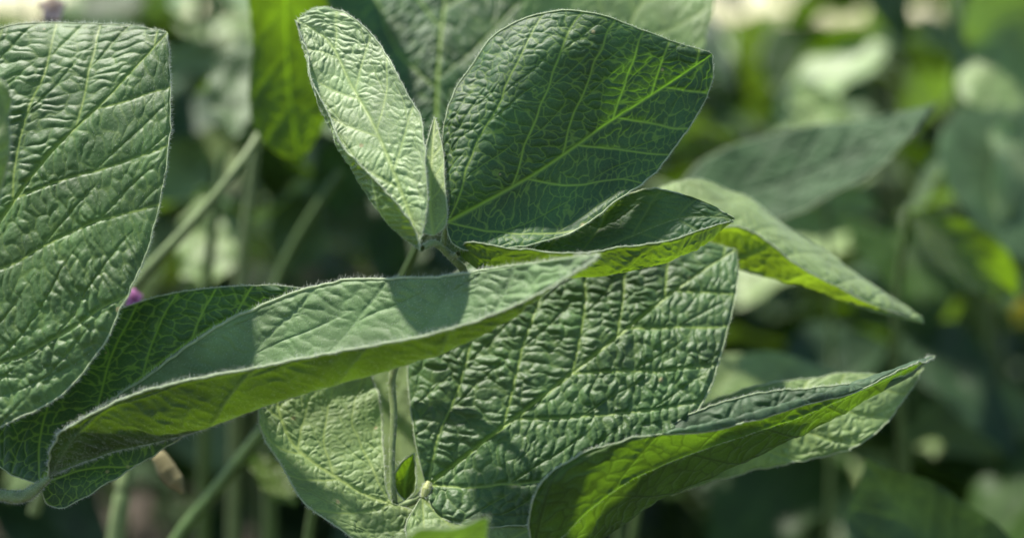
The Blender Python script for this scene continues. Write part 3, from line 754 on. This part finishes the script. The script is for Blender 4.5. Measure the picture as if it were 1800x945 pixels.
B_MATS = [M_BGG, M_BLUE, M_BGD, M_BGG, M_BGD]
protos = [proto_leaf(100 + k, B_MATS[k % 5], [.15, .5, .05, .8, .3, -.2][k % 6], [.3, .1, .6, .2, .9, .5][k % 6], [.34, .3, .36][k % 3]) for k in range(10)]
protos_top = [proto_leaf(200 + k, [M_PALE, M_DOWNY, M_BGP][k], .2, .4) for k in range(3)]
rb = random.Random(12)

def rot_to(dirv, roll):
    q = Vector(dirv).to_track_quat('Y', 'Z')
    return q.to_matrix() @ Matrix.Rotation(roll, 3, 'Y')

def bean_plant(x, y, h, label, group, nodes=9, seed=0, spread=.16, scale=1.0):
    r = random.Random(seed)
    t = bpy.data.objects.new('soybean_plant', None); C.objects.link(t)
    t.empty_display_size = .02; t.location = (x, y, 0)
    t['label'] = label; t['category'] = 'plant'; t['group'] = group
    lx, ly = r.uniform(-.05, .05), r.uniform(-.05, .05)
    pts = [np.array([x + lx * a ** 2, y + ly * a ** 2, h * .93 * a]) for a in (0, .3, .6, 1)]
    def keep(o):
        o.parent = t; o.matrix_parent_inverse = Matrix.Translation((-x, -y, 0)); return o
    V, F, *_ = tube(np.array(pts), [.004, .0034, .0028, .0015], 8, 20)
    keep(link('stem', make_mesh('stem', V, F), STEM_PALE))
    az = r.uniform(0, 6.28)
    for k in range(nodes):
        f = .12 + .88 * k / (nodes - 1)
        az += 2.4 + r.uniform(-.3, .3)
        p0 = spline(np.array(pts), np.array([f]))[0]
        ln = spread * r.uniform(.65, 1.15) * (1.15 - .55 * f)
        up = ln * r.uniform(.35, .9)
        p1 = p0 + np.array([math.cos(az) * ln, math.sin(az) * ln, up])
        pm = (p0 + p1) / 2 + np.array([math.cos(az), math.sin(az), -.6]) * ln * .1
        V, F, *_ = tube(np.array([p0, pm, p1]), [.0016, .0013, .001], 6, 10)
        keep(link('petiole', make_mesh('petiole', V, F), STEM))
        for q in (-1, 0, 1):
            a2 = az + q * r.uniform(1.0, 1.5)
            d = Vector((math.cos(a2), math.sin(a2), r.uniform(-.7, .55)))
            M = rot_to(d, r.uniform(-.6, .6)).to_4x4()
            sc = scale * r.uniform(.65, 1.15)
            if f > .93: sc *= .7
            o = bpy.data.objects.new('leaflet', r.choice(protos_top if f > .62 and r.random() < .5 else protos)); C.objects.link(o)  # upper nodes favour paler leaves: young growth, plus sunlit brightness put into their colour
            off = d.normalized() * (.004 if q else .016)
            o.matrix_world = Matrix.Translation(Vector(p1) + off) @ M @ Matrix.Scale(sc, 4)
            mw = o.matrix_world.copy()
            o.parent = t; o.matrix_parent_inverse = Matrix.Translation((-x, -y, 0)); o.matrix_basis = mw
    return t

G_BG = 'out-of-focus bean plants behind the sprigs'
LB = 'blurred bushy bean plant in the out-of-focus crop behind the sharp leaves'
spots = []
for row, (yy, hh, st) in enumerate([(1.02, .73, .12), (1.3, .77, .15), (1.7, .79, .25), (2.1, .80, .28), (2.6, .80, .33)]):
    half = yy * .40 + .12
    xx = -half + rb.uniform(0, .05)
    while xx < half:
        spots.append((xx + rb.uniform(-.03, .03), yy + rb.uniform(-.07, .07), hh + rb.uniform(-.05, .03)))
        xx += st * rb.uniform(.85, 1.15)
for k, (x, y, h) in enumerate(spots):
    ppx = 900 + x / y * 2500
    if ppx < 1210 or ppx > 1570: h += .16 if y < 1.5 else .24
    else: h -= (.10 if y < 1.5 else .17)
    bean_plant(x, y, h, LB, G_BG, nodes=15 if y < 1.5 else 12, scale=1.2, seed=300 + k)

def crop():
    """the field behind: countless leaves, one object"""
    r = np.random.RandomState(9)
    n = 52000
    y = 2.9 + (r.uniform(0, 1, n) ** 2.2) * 60
    x = r.uniform(-1, 1, n) * (y * .5 + .6)
    z = .74 - r.uniform(0, 1, n) ** 2 * .45 + .05 * fbm(x * 1.5, y * 1.5, 3, 2)
    L = r.uniform(.07, .12, n) * (1 + y * .03); W = L * .33
    az = r.uniform(0, 6.28, n); el = r.uniform(-.8, .5, n)
    D = np.stack([np.cos(az) * np.cos(el), np.sin(az) * np.cos(el), np.sin(el)], -1)
    Sd = np.stack([-np.sin(az), np.cos(az), r.uniform(-.4, .4, n)], -1)
    Up = np.cross(D, Sd)
    P = np.stack([x, y, z], -1)
    ks = [(0, 0), (.22, .85), (.55, .8), (1, 0), (.55, -.8), (.22, -.85), (.4, 0)]
    V = np.stack([P + D * (L * a)[:, None] + Sd * (W * b)[:, None] + Up * (W * abs(b) * .3)[:, None] for a, b in ks], 1).reshape(-1, 3)
    f = np.array([(0, 6, 1, 1), (6, 2, 1, 1)])
    tri = np.array([(0, 6, 1), (1, 6, 2), (2, 6, 3), (3, 6, 4), (4, 6, 5), (5, 6, 0)])
    F = (np.arange(n)[:, None, None] * 7 + tri[None]).reshape(-1, 3)
    o = link('soybean_crop', make_mesh('soybean_crop', V, F), plainmat('crop_leaves', (.045, .085, .025), .6, (.12, .22, .01), .4, 3, .5))
    o['kind'] = 'stuff'; o['label'] = 'far bean field beyond the blurred plants, a mass of leaves'; o['category'] = 'crop'
crop()
